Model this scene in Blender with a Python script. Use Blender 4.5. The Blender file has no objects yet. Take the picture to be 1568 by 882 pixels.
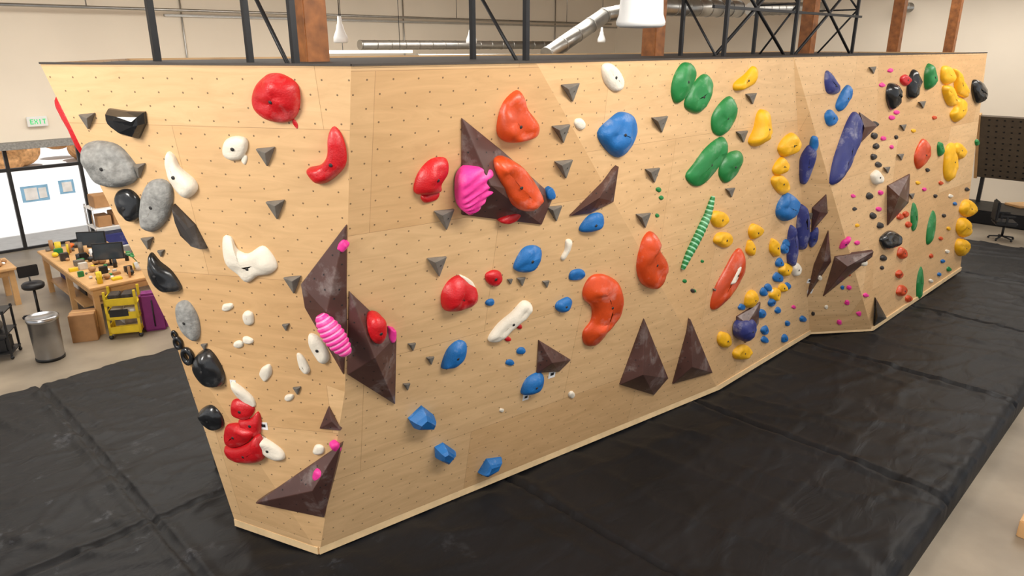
import bpy, bmesh, math, random
from mathutils import Vector, Matrix, noise
from mathutils.bvhtree import BVHTree
random.seed(7)
scene=bpy.context.scene
S2=math.sqrt(.5)
# ------------------------------------------------------------------ camera
F=1100.0; PITCH=math.atan((441-70)/F); CAM=Vector((0,0,4.6))
cd=bpy.data.cameras.new('camera'); cam=bpy.data.objects.new('camera',cd); scene.collection.objects.link(cam)
cam.location=CAM; cam.rotation_euler=(math.pi/2-PITCH,0,0); cd.sensor_width=36; cd.lens=F/1568*36
cd.clip_end=400
scene.camera=cam
scene.view_settings.view_transform='Standard'
def ray(px,py):
    X=(px-784)/F; Y=-(py-441)/F
    return Vector((X, math.cos(PITCH)+Y*math.sin(PITCH), -math.sin(PITCH)+Y*math.cos(PITCH)))
def onz(px,py,z=0.0):
    d=ray(px,py); return CAM+d*((z-CAM.z)/d.z)
def onplane(px,py,p,n):
    d=ray(px,py); return CAM+d*((p-CAM).dot(n)/d.dot(n))
def UV(u,v,z=0): return Vector(((u-v)*S2,(u+v)*S2,z))
ROT=Matrix.Rotation(math.pi/4,4,'Z')
# ------------------------------------------------------------------ materials
def srgb(r,g,b):
    f=lambda c:(c/255/12.92 if c/255<=.04045 else ((c/255+.055)/1.055)**2.4)
    return (f(r),f(g),f(b),1)
def newmat(name):
    m=bpy.data.materials.new(name); m.use_nodes=True
    nt=m.node_tree; b=nt.nodes['Principled BSDF']; return m,nt,b
def N(nt,t,**k):
    n=nt.nodes.new(t)
    for a,v in k.items(): setattr(n,a,v)
    return n
def mat(name,col,rough=.5,metal=0,var=.12,scale=6,bump=0,bscale=40,chalk=0,emit=0,coat=0):
    m,nt,b=newmat(name); L=nt.links
    tc=N(nt,'ShaderNodeTexCoord')
    nz=N(nt,'ShaderNodeTexNoise'); nz.inputs['Scale'].default_value=scale; nz.inputs['Detail'].default_value=5
    L.new(tc.outputs['Object'],nz.inputs['Vector'])
    cr=N(nt,'ShaderNodeValToRGB')
    cr.color_ramp.elements[0].position=.3; cr.color_ramp.elements[1].position=.72
    cr.color_ramp.elements[0].color=tuple(c*(1-var) for c in col[:3])+(1,)
    cr.color_ramp.elements[1].color=tuple(min(1,c*(1+var)) for c in col[:3])+(1,)
    L.new(nz.outputs['Fac'],cr.inputs['Fac'])
    out=cr.outputs['Color']
    if chalk>0:
        n2=N(nt,'ShaderNodeTexNoise'); n2.inputs['Scale'].default_value=4.5; n2.inputs['Detail'].default_value=6; n2.inputs['Roughness'].default_value=.65
        L.new(tc.outputs['Object'],n2.inputs['Vector'])
        r2=N(nt,'ShaderNodeValToRGB'); r2.color_ramp.elements[0].position=.53; r2.color_ramp.elements[1].position=.75
        r2.color_ramp.elements[1].color=(chalk,chalk,chalk,1)
        L.new(n2.outputs['Fac'],r2.inputs['Fac'])
        mx=N(nt,'ShaderNodeMixRGB'); mx.inputs['Color2'].default_value=(.8,.77,.74,1)
        L.new(r2.outputs['Color'],mx.inputs['Fac']); L.new(out,mx.inputs['Color1']); out=mx.outputs['Color']
    L.new(out,b.inputs['Base Color'])
    b.inputs['Roughness'].default_value=rough; b.inputs['Metallic'].default_value=metal
    if coat: b.inputs['Coat Weight'].default_value=coat; b.inputs['Coat Roughness'].default_value=.2
    if bump:
        n3=N(nt,'ShaderNodeTexNoise'); n3.inputs['Scale'].default_value=bscale; n3.inputs['Detail'].default_value=4
        L.new(tc.outputs['Object'],n3.inputs['Vector'])
        bp=N(nt,'ShaderNodeBump'); bp.inputs['Strength'].default_value=bump; bp.inputs['Distance'].default_value=.01
        L.new(n3.outputs['Fac'],bp.inputs['Height']); L.new(bp.outputs['Normal'],b.inputs['Normal'])
    if emit: b.inputs['Emission Color'].default_value=col; b.inputs['Emission Strength'].default_value=emit
    return m
def ply_mat():
    m,nt,b=newmat('birch_plywood'); L=nt.links
    uv=N(nt,'ShaderNodeUVMap')
    br=N(nt,'ShaderNodeTexBrick'); br.offset=.5
    br.inputs['Scale'].default_value=1; br.inputs['Brick Width'].default_value=2.44; br.inputs['Row Height'].default_value=1.22
    br.inputs['Mortar Size'].default_value=.0018; br.inputs['Mortar Smooth'].default_value=0
    br.inputs['Color1'].default_value=srgb(226,188,140); br.inputs['Color2'].default_value=srgb(213,171,121)
    br.inputs['Mortar'].default_value=srgb(180,140,98)
    L.new(uv.outputs['UV'],br.inputs['Vector'])
    mp=N(nt,'ShaderNodeMapping'); mp.inputs['Scale'].default_value=(.7,4,1); mp.inputs['Rotation'].default_value=(0,0,.12); L.new(uv.outputs['UV'],mp.inputs['Vector'])
    nz=N(nt,'ShaderNodeTexNoise'); nz.inputs['Scale'].default_value=2.0; nz.inputs['Detail'].default_value=8; nz.inputs['Roughness'].default_value=.6; nz.inputs['Distortion'].default_value=1.4
    L.new(mp.outputs['Vector'],nz.inputs['Vector'])
    cr=N(nt,'ShaderNodeValToRGB'); cr.color_ramp.elements[0].position=.3; cr.color_ramp.elements[1].position=.7
    cr.color_ramp.elements[0].color=(.86,.83,.79,1); cr.color_ramp.elements[1].color=(1.04,1.04,1.04,1)
    L.new(nz.outputs['Fac'],cr.inputs['Fac'])
    mx=N(nt,'ShaderNodeMixRGB',blend_type='MULTIPLY'); mx.inputs['Fac'].default_value=1
    L.new(br.outputs['Color'],mx.inputs['Color1']); L.new(cr.outputs['Color'],mx.inputs['Color2'])
    def grid(off,size):
        ad=N(nt,'ShaderNodeVectorMath',operation='ADD'); ad.inputs[1].default_value=off
        L.new(uv.outputs['UV'],ad.inputs[0])
        md=N(nt,'ShaderNodeVectorMath',operation='MODULO'); md.inputs[1].default_value=(size,size,1)
        L.new(ad.outputs[0],md.inputs[0])
        sb=N(nt,'ShaderNodeVectorMath',operation='DISTANCE'); sb.inputs[1].default_value=(size/2,size/2,0)
        L.new(md.outputs[0],sb.inputs[0])
        lt=N(nt,'ShaderNodeMath',operation='LESS_THAN'); lt.inputs[1].default_value=.0072
        L.new(sb.outputs['Value'],lt.inputs[0]); return lt.outputs[0]
    g1=grid((100,100,0),.2); g2=grid((100.1,100.1,0),.2)
    mxm=N(nt,'ShaderNodeMath',operation='MAXIMUM'); L.new(g1,mxm.inputs[0]); L.new(g2,mxm.inputs[1])
    mf=N(nt,'ShaderNodeMath',operation='MULTIPLY'); mf.inputs[1].default_value=.75; L.new(mxm.outputs[0],mf.inputs[0])
    m2=N(nt,'ShaderNodeMixRGB'); m2.inputs['Color2'].default_value=srgb(70,50,35)
    L.new(mf.outputs[0],m2.inputs['Fac']); L.new(mx.outputs['Color'],m2.inputs['Color1'])
    L.new(m2.outputs['Color'],b.inputs['Base Color'])
    b.inputs['Roughness'].default_value=.45
    return m
PLY=ply_mat()
PLYEDGE=mat('pale_plywood_edge',srgb(230,199,153),.5)
VOL=mat('dark_brown_ply',srgb(84,56,50),.38,var=.18,scale=3,chalk=.22,coat=.12)
RED=mat('red_resin',srgb(196,20,28),.42,chalk=.18,coat=.1,bump=.35,bscale=70)
ORG=mat('orange_resin',srgb(206,72,24),.4,scale=3,var=.3,chalk=.22,coat=.12,bump=.2,bscale=70)
BLU=mat('blue_resin',srgb(26,104,172),.52,chalk=.35,bump=.35,bscale=70)
PUR=mat('indigo_resin',srgb(48,54,118),.55,chalk=.35,bump=.35,bscale=70)
GRN=mat('green_resin',srgb(30,124,60),.46,chalk=.22,coat=.08,bump=.2,bscale=70)
YEL=mat('yellow_resin',srgb(238,178,20),.5,chalk=.12,bump=.3,bscale=70)
PNK=mat('pink_resin',srgb(232,55,150),.48,chalk=.22,bump=.25,bscale=70)
LPNK=mat('light_pink_resin',srgb(246,150,196),.48)
WHT=mat('cream_resin',srgb(230,221,204),.58,var=.06,bump=.35,bscale=60)
BLK=mat('black_gloss_resin',srgb(30,31,33),.22,coat=.3,chalk=.08)
KBR=mat('charcoal_resin',srgb(52,46,43),.5,chalk=.12)
STN=mat('grey_granite_resin',srgb(146,145,141),.8,scale=22,var=.3,bump=.5,bscale=60)
GRY=mat('grey_fibreglass',srgb(112,106,98),.65,scale=12,var=.25)
BOLT=mat('bolt_recess',srgb(40,38,38),.5)
PALE=mat('pale_green_resin',srgb(150,210,172),.4)
TAG=mat('white_tag_card',srgb(236,236,236),.6)
TAGK=mat('tag_print',srgb(30,30,34),.6)
STEEL=mat('black_steel',srgb(42,42,44),.45,metal=.3)
CAP=mat('dark_top_flashing',srgb(62,54,48),.7)
TIMB=mat('stained_timber',srgb(152,94,48),.5,scale=9,var=.35)
WALLP=mat('cream_painted_drywall',srgb(240,229,211),.8,var=.03,scale=.6)
CEIL=mat('ceiling_paint',srgb(225,215,200),.85,var=.03)
CONC=mat('polished_concrete',srgb(146,134,117),.45,var=.32,scale=.9)
ASPH=mat('outdoor_pavement',srgb(205,203,200),.9,var=.08)
WHITEP=mat('white_enamel',srgb(238,238,236),.35,var=.02)
TUBE=mat('fluorescent_tube',srgb(250,246,236),.4,var=0,emit=1.2)
GALV=mat('galvanised_duct',srgb(178,176,171),.32,metal=.85,var=.1)
SSTEEL=mat('brushed_steel',srgb(180,180,182),.28,metal=.9,var=.05)
WOODT=mat('maple_tabletop',srgb(206,162,110),.45,scale=5)
CARD=mat('cardboard',srgb(172,130,88),.8)
YELP=mat('yellow_plastic',srgb(225,195,40),.45)
PURP=mat('purple_fabric',srgb(122,40,108),.7)
BKP=mat('black_plastic',srgb(28,28,30),.45)
SCR=mat('monitor_glass',srgb(60,68,76),.15)
BOARD=mat('brown_training_board',srgb(92,80,66),.6)
SGRN=mat('exit_sign_green',srgb(40,190,110),.4,emit=.6)
PAPB=mat('blue_poster_paper',srgb(140,190,225),.7)
BRICK=mat('white_brick_counter',srgb(205,200,192),.8,scale=14,var=.2)
ORGP=mat('orange_plastic',srgb(225,105,30),.5)
BEIGE=mat('autumn_leaves',srgb(190,140,90),.9,scale=8,var=.4)
def glass_mat():
    m,nt,b=newmat('window_glass')
    L=nt.links; tr=N(nt,'ShaderNodeBsdfTransparent'); gl=N(nt,'ShaderNodeBsdfGlossy'); gl.inputs['Roughness'].default_value=.03
    mx=N(nt,'ShaderNodeMixShader'); mx.inputs['Fac'].default_value=.07
    L.new(tr.outputs[0],mx.inputs[1]); L.new(gl.outputs[0],mx.inputs[2])
    L.new(mx.outputs[0],nt.nodes['Material Output'].inputs['Surface']); return m
GLASS=glass_mat()
def mat_vinyl():
    m,nt,b=newmat('black_vinyl_mat'); L=nt.links
    tc=N(nt,'ShaderNodeTexCoord')
    n=N(nt,'ShaderNodeTexNoise'); n.inputs['Scale'].default_value=.9; n.inputs['Detail'].default_value=7; L.new(tc.outputs['Object'],n.inputs['Vector'])
    cr=N(nt,'ShaderNodeValToRGB'); cr.color_ramp.elements[0].color=srgb(16,17,20); cr.color_ramp.elements[1].color=srgb(25,26,30)
    cr.color_ramp.elements[0].position=.35; cr.color_ramp.elements[1].position=.75
    L.new(n.outputs['Fac'],cr.inputs['Fac'])
    n2=N(nt,'ShaderNodeTexNoise'); n2.inputs['Scale'].default_value=1.5; n2.inputs['Detail'].default_value=10; n2.inputs['Roughness'].default_value=.75; L.new(tc.outputs['Object'],n2.inputs['Vector'])
    c2=N(nt,'ShaderNodeValToRGB'); c2.color_ramp.elements[0].position=.58; c2.color_ramp.elements[1].position=.76; c2.color_ramp.elements[1].color=(.8,.8,.8,1)
    L.new(n2.outputs['Fac'],c2.inputs['Fac'])
    mx=N(nt,'ShaderNodeMixRGB'); mx.inputs['Color2'].default_value=(.2,.21,.24,1)
    sx=N(nt,'ShaderNodeSeparateXYZ'); L.new(tc.outputs['Object'],sx.inputs[0])
    mr=N(nt,'ShaderNodeMapRange'); mr.inputs['From Min'].default_value=4.5; mr.inputs['From Max'].default_value=1; mr.inputs['To Min'].default_value=.03; mr.inputs['To Max'].default_value=1
    L.new(sx.outputs['X'],mr.inputs['Value'])
    mm=N(nt,'ShaderNodeMath',operation='MULTIPLY'); L.new(c2.outputs['Color'],mm.inputs[0]); L.new(mr.outputs[0],mm.inputs[1])
    L.new(mm.outputs[0],mx.inputs['Fac']); L.new(cr.outputs['Color'],mx.inputs['Color1']); L.new(mx.outputs['Color'],b.inputs['Base Color'])
    b.inputs['Roughness'].default_value=.5; b.inputs['Specular IOR Level'].default_value=.28
    n3=N(nt,'ShaderNodeTexNoise'); n3.inputs['Scale'].default_value=1.8; n3.inputs['Detail'].default_value=4; n3.inputs['Distortion'].default_value=.8
    mp=N(nt,'ShaderNodeMapping'); mp.inputs['Scale'].default_value=(1,2.2,1); L.new(tc.outputs['Object'],mp.inputs['Vector']); L.new(mp.outputs['Vector'],n3.inputs['Vector'])
    bp=N(nt,'ShaderNodeBump'); bp.inputs['Strength'].default_value=.32; bp.inputs['Distance'].default_value=.06
    L.new(n3.outputs['Fac'],bp.inputs['Height']); L.new(bp.outputs['Normal'],b.inputs['Normal'])
    return m
VINYL=mat_vinyl()
# ------------------------------------------------------------------ mesh helpers
def mkobj(name,verts,faces,mats,parent=None,smooth=False,fm=None,mw=None):
    me=bpy.data.meshes.new(name); me.from_pydata([tuple(v) for v in verts],[],faces)
    for m in (mats if isinstance(mats,(list,tuple)) else [mats]): me.materials.append(m)
    if fm:
        for p,i in zip(me.polygons,fm): p.material_index=i
    if smooth:
        for p in me.polygons: p.use_smooth=True
    bm=bmesh.new(); bm.from_mesh(me); bmesh.ops.recalc_face_normals(bm,faces=bm.faces); bm.to_mesh(me); bm.free()
    o=bpy.data.objects.new(name,me); scene.collection.objects.link(o)
    if mw is not None: o.matrix_world=mw
    if parent: o.parent=parent
    return o
def empty(name,loc=(0,0,0),rot=0):
    o=bpy.data.objects.new(name,None); scene.collection.objects.link(o); o.location=loc; o.rotation_euler=(0,0,rot); o.empty_display_size=.1; return o
class Geo:
    """collects several shaped parts (multi material) into one mesh, in u,v,z local axes"""
    def __init__(s): s.v=[];s.f=[];s.m=[];s.mats=[];s.sm=[]
    def mi(s,m):
        if m not in s.mats: s.mats.append(m)
        return s.mats.index(m)
    def box(s,a,b,m,mx=None,bev=0):
        bm=bmesh.new(); bmesh.ops.create_cube(bm,size=1)
        A=Vector(a);B=Vector(b)
        for v in bm.verts: v.co=Vector([(A[i]+B[i])/2+v.co[i]*(B[i]-A[i]) for i in range(3)])
        if bev: bmesh.ops.bevel(bm,geom=bm.edges[:],offset=bev,segments=2,affect='EDGES')
        s.add(bm,m,mx,False)
    def cyl(s,p,q,r,m,r2=None,seg=20,smooth=True,caps=True):
        p=Vector(p);q=Vector(q);d=q-p
        bm=bmesh.new(); bmesh.ops.create_cone(bm,cap_ends=caps,segments=seg,radius1=r,radius2=r if r2 is None else r2,depth=d.length)
        mx=Matrix.Translation((p+q)/2)@d.to_track_quat('Z','Y').to_matrix().to_4x4()
        s.add(bm,m,mx,smooth)
    def sph(s,c,r,m,sc=(1,1,1)):
        bm=bmesh.new(); bmesh.ops.create_uvsphere(bm,u_segments=16,v_segments=10,radius=r)
        s.add(bm,m,Matrix.Translation(c)@Matrix.Diagonal((*sc,1)),True)
    def lathe(s,prof,c,m,seg=32):
        base=len(s.v); n=len(prof)
        for i in range(seg):
            a=2*math.pi*i/seg
            for r,z in prof: s.v.append(Vector((c[0]+r*math.cos(a),c[1]+r*math.sin(a),c[2]+z)))
        k=s.mi(m)
        for i in range(seg):
            j=(i+1)%seg
            for t in range(n-1):
                s.f.append([base+i*n+t,base+j*n+t,base+j*n+t+1,base+i*n+t+1]); s.m.append(k); s.sm.append(True)
    def add(s,bm,m,mx,smooth):
        base=len(s.v); k=s.mi(m)
        for i,v in enumerate(bm.verts): v.index=i; s.v.append((mx@v.co) if mx else v.co.copy())
        for f in bm.faces: s.f.append([base+v.index for v in f.verts]); s.m.append(k); s.sm.append(smooth and len(f.verts)<=4)
        bm.free()
    def obj(s,name,loc=(0,0,0),rot=math.pi/4,parent=None):
        me=bpy.data.meshes.new(name); me.from_pydata([tuple(v) for v in s.v],[],s.f)
        for m in s.mats: me.materials.append(m)
        for p,i,q in zip(me.polygons,s.m,s.sm): p.material_index=i; p.use_smooth=q
        o=bpy.data.objects.new(name,me); scene.collection.objects.link(o); o.location=loc; o.rotation_euler=(0,0,rot)
        if parent: o.parent=parent
        return o
# ------------------------------------------------------------------ climbing wall
ZT=4.48
TL=Vector((-3.49,5.56,ZT)); TC=Vector((-1.07,5.0,ZT)); T1=Vector((.187,5.92,ZT)); T2=Vector((3.37,9.03,ZT)); T3=Vector((5.2,10.72,ZT)); T4=Vector((8.8,14.0,ZT))
BL=onz(362,805); BC=onz(489,849); B1=onz(1100,597); B2=onz(1240,512); B3=onz(1335,507); B4=onz(1470,415)
nA=(B1-BC).cross(TC-BC).normalized(); M=onplane(528,600,TC,nA)
nL=(TL-TC).cross(M-TC).normalized(); Lp=onplane(263,508,TC,nL)
b5=UV(17,8,0); t5=UV(17,8,ZT); b6=UV(3.2,8,0); t6=UV(2.6,8,ZT)
V=[TL,TC,T1,T2,T3,T4,Lp,M,BL,BC,B1,B2,B3,B4,t5,b5,t6,b6]
TLi,TCi,T1i,T2i,T3i,T4i,Li,Mi,BLi,BCi,B1i,B2i,B3i,B4i,t5i,b5i,t6i,b6i=range(18)
Fc=[[TLi,Li,Mi],[TLi,Mi,TCi],[Li,BLi,BCi],[Li,BCi,Mi],[TCi,Mi,B1i,T1i],[Mi,BCi,B1i],
    [T1i,B1i,B2i],[T1i,B2i,T2i],[T2i,B2i,B3i],[T2i,B3i,T3i],[T3i,B3i,B4i],[T3i,B4i,T4i],
    [T4i,B4i,b5i,t5i],[t5i,b5i,b6i,t6i],[t6i,b6i,BLi,Li],[t6i,Li,TLi]]
wallroot=empty('climbing_wall')
me=bpy.data.meshes.new('plywood_faces'); me.from_pydata([tuple(v) for v in V],[],Fc); me.materials.append(PLY)
bm=bmesh.new(); bm.from_mesh(me)
uvl=bm.loops.layers.uv.new('UVMap')
bm.faces.ensure_lookup_table()
groups=[0,0,1,1,2,2,3,3,4,4,5,5,6,7,8,8]
gn={}
for f,g in zip(bm.faces,groups): f.normal_update(); gn.setdefault(g,Vector()); gn[g]+=f.normal*f.calc_area()
for f,g in zip(bm.faces,groups):
    n=gn[g].normalized(); t1=Vector((0,0,1)).cross(n).normalized(); t2=n.cross(t1)
    for l in f.loops: l[uvl].uv=(l.vert.co.dot(t1)+g*.7,l.vert.co.dot(t2)+.35)
bm.to_mesh(me); bm.free()
o=bpy.data.objects.new('plywood_faces',me); scene.collection.objects.link(o); o.parent=wallroot
bvh=BVHTree.FromPolygons(V,Fc)
topl=[TL,TC,T1,T2,T3,T4,t5,t6]
def edge_strip(name,pts,h0,h1,th,m):
    vs=[];fs=[]
    for i in range(len(pts)-1):
        a,b=pts[i],pts[i+1]; d=(b-a).normalized(); n=Vector((d.y,-d.x,0)); k=len(vs)
        for p in (a,b):
            for off in (-.01,th):
                for h in (h0,h1): vs.append(p+n*off+Vector((0,0,h)))
        fs+= [[k,k+1,k+5,k+4],[k+2,k+3,k+7,k+6],[k,k+2,k+6,k+4],[k+1,k+3,k+7,k+5],[k,k+1,k+3,k+2],[k+4,k+5,k+7,k+6]]
    return mkobj(name,vs,fs,m,parent=wallroot)
edge_strip('top_flashing',[TL,TC,T1,T2,T3,T4],-.008,.006,.008,CAP)
edge_strip('bottom_kick_strip',[BL,BC,B1,B2,B3,B4],.012,.09,.02,PLYEDGE)
mkobj('top_deck',[p+Vector((0,0,-.02)) for p in topl],[list(range(8))],CAP,parent=wallroot)
# ------------------------------------------------------------------ holds
def surf(px,py):
    d=ray(px,py).normalized(); h=bvh.ray_cast(CAM,d)
    if h[0] is None:
        for s in range(1,40):
            for q in ((px+s*2,py),(px-s*2,py)):
                h=bvh.ray_cast(CAM,ray(*q).normalized())
                if h[0] is not None: break
            if h[0] is not None: break
    p,n=h[0],h[1]
    if n.dot(d)>0: n=-n
    return p,n
def frame(px,py,lift=0):
    p,n=surf(px,py); t1=Vector((0,0,1)).cross(n).normalized(); t2=n.cross(t1)
    p=onplane(px,py,p+n*lift,n)
    M4=Matrix((( t1.x,t2.x,n.x,p.x),(t1.y,t2.y,n.y,p.y),(t1.z,t2.z,n.z,p.z),(0,0,0,1)))
    return p,n,t1,t2,M4
def crom(P,k):
    out=[];n=len(P)
    for i in range(n):
        a,b,c,d=P[i-1],P[i],P[(i+1)%n],P[(i+2)%n]
        for j in range(k):
            t=j/k
            out.append(.5*((2*b)+(c-a)*t+(2*a-5*b+4*c-d)*t*t+(3*b-a-3*c+d)*t**3))
    return out
def spine_of(P):
    c=sum(P,Vector((0,0)))/len(P)
    sxx=sum((p.x-c.x)**2 for p in P); syy=sum((p.y-c.y)**2 for p in P); sxy=sum((p.x-c.x)*(p.y-c.y) for p in P)
    a=.5*math.atan2(2*sxy,sxx-syy); d=Vector((math.cos(a),math.sin(a))); e=Vector((-d.y,d.x))
    Q=[((p-c).dot(d),(p-c).dot(e)) for p in P]
    lo=min(q[0] for q in Q); hi=max(q[0] for q in Q); w=max(q[1] for q in Q)-min(q[1] for q in Q)
    ins=min(.5*w,(hi-lo)*.42); sp=[]
    for i in range(5):
        x=lo+ins+(hi-lo-2*ins)*i/4; ys=[]
        for j in range(len(Q)):
            q,r=Q[j],Q[(j+1)%len(Q)]
            if (q[0]-x)*(r[0]-x)<0: ys.append(q[1]+(r[1]-q[1])*(x-q[0])/(r[0]-q[0]))
        y=(min(ys)+max(ys))/2 if ys else 0
        sp.append(c+d*x+e*y)
    return sp,w,hi-lo
def near(p,sp):
    best=None
    for a,b in zip(sp,sp[1:]):
        ab=b-a; t=0 if ab.length<1e-6 else max(0,min(1,(p-a).dot(ab)/ab.length_squared)); q=a+ab*t
        if best is None or (p-q).length<(p-best).length: best=q
    return best
def build_hold(P,depth,facet,k,seed,ridge=None,lift=0):
    sp,w,l=spine_of(P)
    R=P if facet else crom(P,k)
    n=len(R); vs=[];fs=[]; base=-.03-lift
    prof=[(0,None),(.04,.22),(.3,.8),(.6,1.0)] if facet else [(0,None),(.0,.16),(.05,.36),(.15,.6),(.32,.82),(.55,.96),(.78,1.0),(1,1.01)]
    if ridge is not None:
        sp=[sum(P,Vector((0,0)))/len(P)]*2; prof=[(0,None),(0,.2),(.04,.4),(.1,.58),(.18,.7),(.28,.8),(.38,.87),(.5,.92),(.62,.96),(.75,.98),(.88,1),(1,1)]
    def height(x,ins,h):
        nz=noise.noise(Vector((x.x*6+seed*3.1,x.y*6,seed)))+.5*noise.noise(Vector((x.x*14,x.y*14+seed,seed*2.)))
        tiltv=(x.x-sp[2].x)*math.cos(seed)+(x.y-sp[2].y)*math.sin(seed)
        return h*depth*(1+.4*nz*min(1,ins*3)+.5*max(-1,min(1,tiltv/max(l,.01)))*min(1,ins*2.5))
    for ins,h in prof:
        for p in R:
            q=near(p,sp); x=p+(q-p)*ins
            if h is None: vs.append(Vector((x.x,x.y,base))); continue
            if ridge is not None:
                dd=x-ridge; a=math.atan2(dd.y,dd.x)+dd.length*1.5
                hh=h*depth+depth*.11*math.sin(a*30)*min(1,h*1.6); vs.append(Vector((x.x,x.y,hh))); continue
            vs.append(Vector((x.x,x.y,height(x,ins,h))))
    for r in range(len(prof)-1):
        for i in range(n):
            j=(i+1)%n; fs.append([r*n+i,r*n+j,(r+1)*n+j,(r+1)*n+i])
    if facet: fs.append([(len(prof)-1)*n+i for i in range(n)])
    fm=[0]*len(fs)
    if ridge is None and not facet and w>.13:      # countersunk mounting bolt
        c=sp[2]; z=height(c,1,1.01)+.002; b=len(vs)
        for rr,dz in ((.014,-.03),(.014,.001),(.009,.003)):
            for i in range(10):
                a=2*math.pi*i/10; vs.append(Vector((c.x+rr*math.cos(a),c.y+rr*math.sin(a),z+dz)))
        for r in range(2):
            for i in range(10): fs.append([b+r*10+i,b+r*10+(i+1)%10,b+(r+1)*10+(i+1)%10,b+(r+1)*10+i]); fm.append(1)
        fs.append([b+20+i for i in range(10)]); fm.append(1)
    return vs,fs,fm
cnt=0
def hold(name,pts,m,depth=None,facet=False,lift=0,ridge=None):
    global cnt; cnt+=1
    cx=sum(p[0] for p in pts)/len(pts); cy=sum(p[1] for p in pts)/len(pts)
    p,n,t1,t2,M4=frame(cx,cy,lift); inv=M4.inverted()
    P=[Vector((inv@onplane(a,b,p,n))[:2]) for a,b in pts]
    w0=spine_of(P)[1]
    if depth is None: depth=min(.12,w0*.33)
    elif not facet: depth=min(depth*.72,w0*.4)
    k=4 if len(pts)>6 else 5
    rg=None
    if ridge: rg=Vector((inv@onplane(ridge[0],ridge[1],p,n))[:2]); k=20
    vs,fs,fm=build_hold(P,depth,facet,k,cnt,rg,lift*.5)
    return mkobj(name,vs,fs,[m,BOLT],smooth=not facet,mw=M4,fm=fm)
def ell(name,cx,cy,w,h,m,ang=0,**k):
    a=math.radians(ang); pts=[]
    rnd=random.Random(int(cx*7+cy))
    for i in range(9):
        t=2*math.pi*i/9; r=1+rnd.uniform(-.13,.13)
        x=math.cos(t)*w/2*r; y=math.sin(t)*h/2*r
        pts.append((cx+x*math.cos(a)-y*math.sin(a),cy+x*math.sin(a)+y*math.cos(a)))
    return hold(name,pts,m,**k)
def volume(pts,apex,h,m=None,name='climbing_volume'):
    cx=sum(p[0] for p in pts)/len(pts); cy=sum(p[1] for p in pts)/len(pts)
    p,n,t1,t2,M4=frame(cx,cy); inv=M4.inverted()
    base=[inv@onplane(a,b,p,n) for a,b in pts]; ap=inv@onplane(apex[0],apex[1],p+n*h,n)
    k=len(base); vs=[Vector((b.x,b.y,-.03)) for b in base]+[Vector((b.x,b.y,.018)) for b in base]+[ap]
    fs=[[i,(i+1)%k,k+(i+1)%k,k+i] for i in range(k)]+[[k+i,k+(i+1)%k,2*k] for i in range(k)]
    fm=[0]*len(fs)
    for i in range(k):   # t-nut holes on each facet
        A=vs[k+i];B=vs[k+(i+1)%k];C=vs[2*k]; nn=(B-A).cross(C-A)
        if nn.length/2<.012: 
            if name!='climbing_volume' or nn.length/2<.006: continue
        nn.normalize()
        if nn.z<0: nn=-nn
        e1=(B-A).normalized(); e2=nn.cross(e1)
        spots=[(1/3,1/3,1/3)] if (B-A).cross(C-A).length<.06 else [(.6,.2,.2),(.2,.6,.2),(.2,.2,.6),(1/3,1/3,1/3)]
        for wa,wb,wc in spots:
            c=A*wa+B*wb+C*wc+nn*.002; b=len(vs)
            for q in range(8):
                a=q*math.pi/4; vs.append(c+e1*.008*math.cos(a)+e2*.008*math.sin(a))
            fs.append([b+q for q in range(8)]); fm.append(1)
    o=mkobj(name,vs,fs,[m or VOL,BOLT],mw=M4,fm=fm)
    bv=o.modifiers.new('bevel','BEVEL'); bv.width=.006; bv.segments=2; bv.limit_method='ANGLE'
    return o
def wedge(cx,cy,s):
    r=s/2*1.1
    pts=[(cx-r,cy-r*.75),(cx+r*1.02,cy-r*.95),(cx+r*.25,cy+r*1.15)]
    p=surf(cx,cy)[0]; wd=s*(p-CAM).length/F
    volume(pts,(cx-r*.1,cy-r*.25),wd*.5,GRY,'grey_wedge_hold')
def ribbed(name,path,w,nrib,mats,lift=0,depthf=.8):
    mx=path[len(path)//2]; p,n,t1,t2,M4=frame(mx[0],mx[1],lift); inv=M4.inverted()
    P=[inv@onplane(a,b,p,n) for a,b in path]; P=[Vector((q.x,q.y)) for q in P]
    scale=(P[-1]-P[0]).length/ max(1e-6,math.dist(path[0],path[-1]))
    W=w*scale/2; L=[0]
    for a,b in zip(P,P[1:]): L.append(L[-1]+(b-a).length)
    seg=nrib*6; vs=[];fs=[];fm=[]; na=14
    for i in range(seg+1):
        s=L[-1]*i/seg
        for j in range(len(P)-1):
            if s<=L[j+1]+1e-9: break
        t=(s-L[j])/(L[j+1]-L[j]); c=P[j].lerp(P[j+1],t); d=(P[j+1]-P[j]).normalized(); e=Vector((-d.y,d.x))
        u=i/seg; env=max(.03,math.sin(math.pi*(.04+.92*u))**.45); rr=W*env*(1+.13*abs(math.sin(math.pi*u*nrib))-.07)
        for a in range(na):
            th=math.pi*2*a/na; q=c+e*rr*math.cos(th); vs.append(Vector((q.x,q.y,rr*depthf*math.sin(th)+W*.25)))
    for i in range(seg):
        for a in range(na):
            b=(a+1)%na; fs.append([i*na+a,i*na+b,(i+1)*na+b,(i+1)*na+a]); fm.append(1 if i%6 in(5,0) else 0)
    fs.append(list(range(na))); fm.append(0); fs.append([seg*na+a for a in range(na)]); fm.append(0)
    return mkobj(name,vs,fs,mats,smooth=True,fm=fm,mw=M4)
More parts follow.
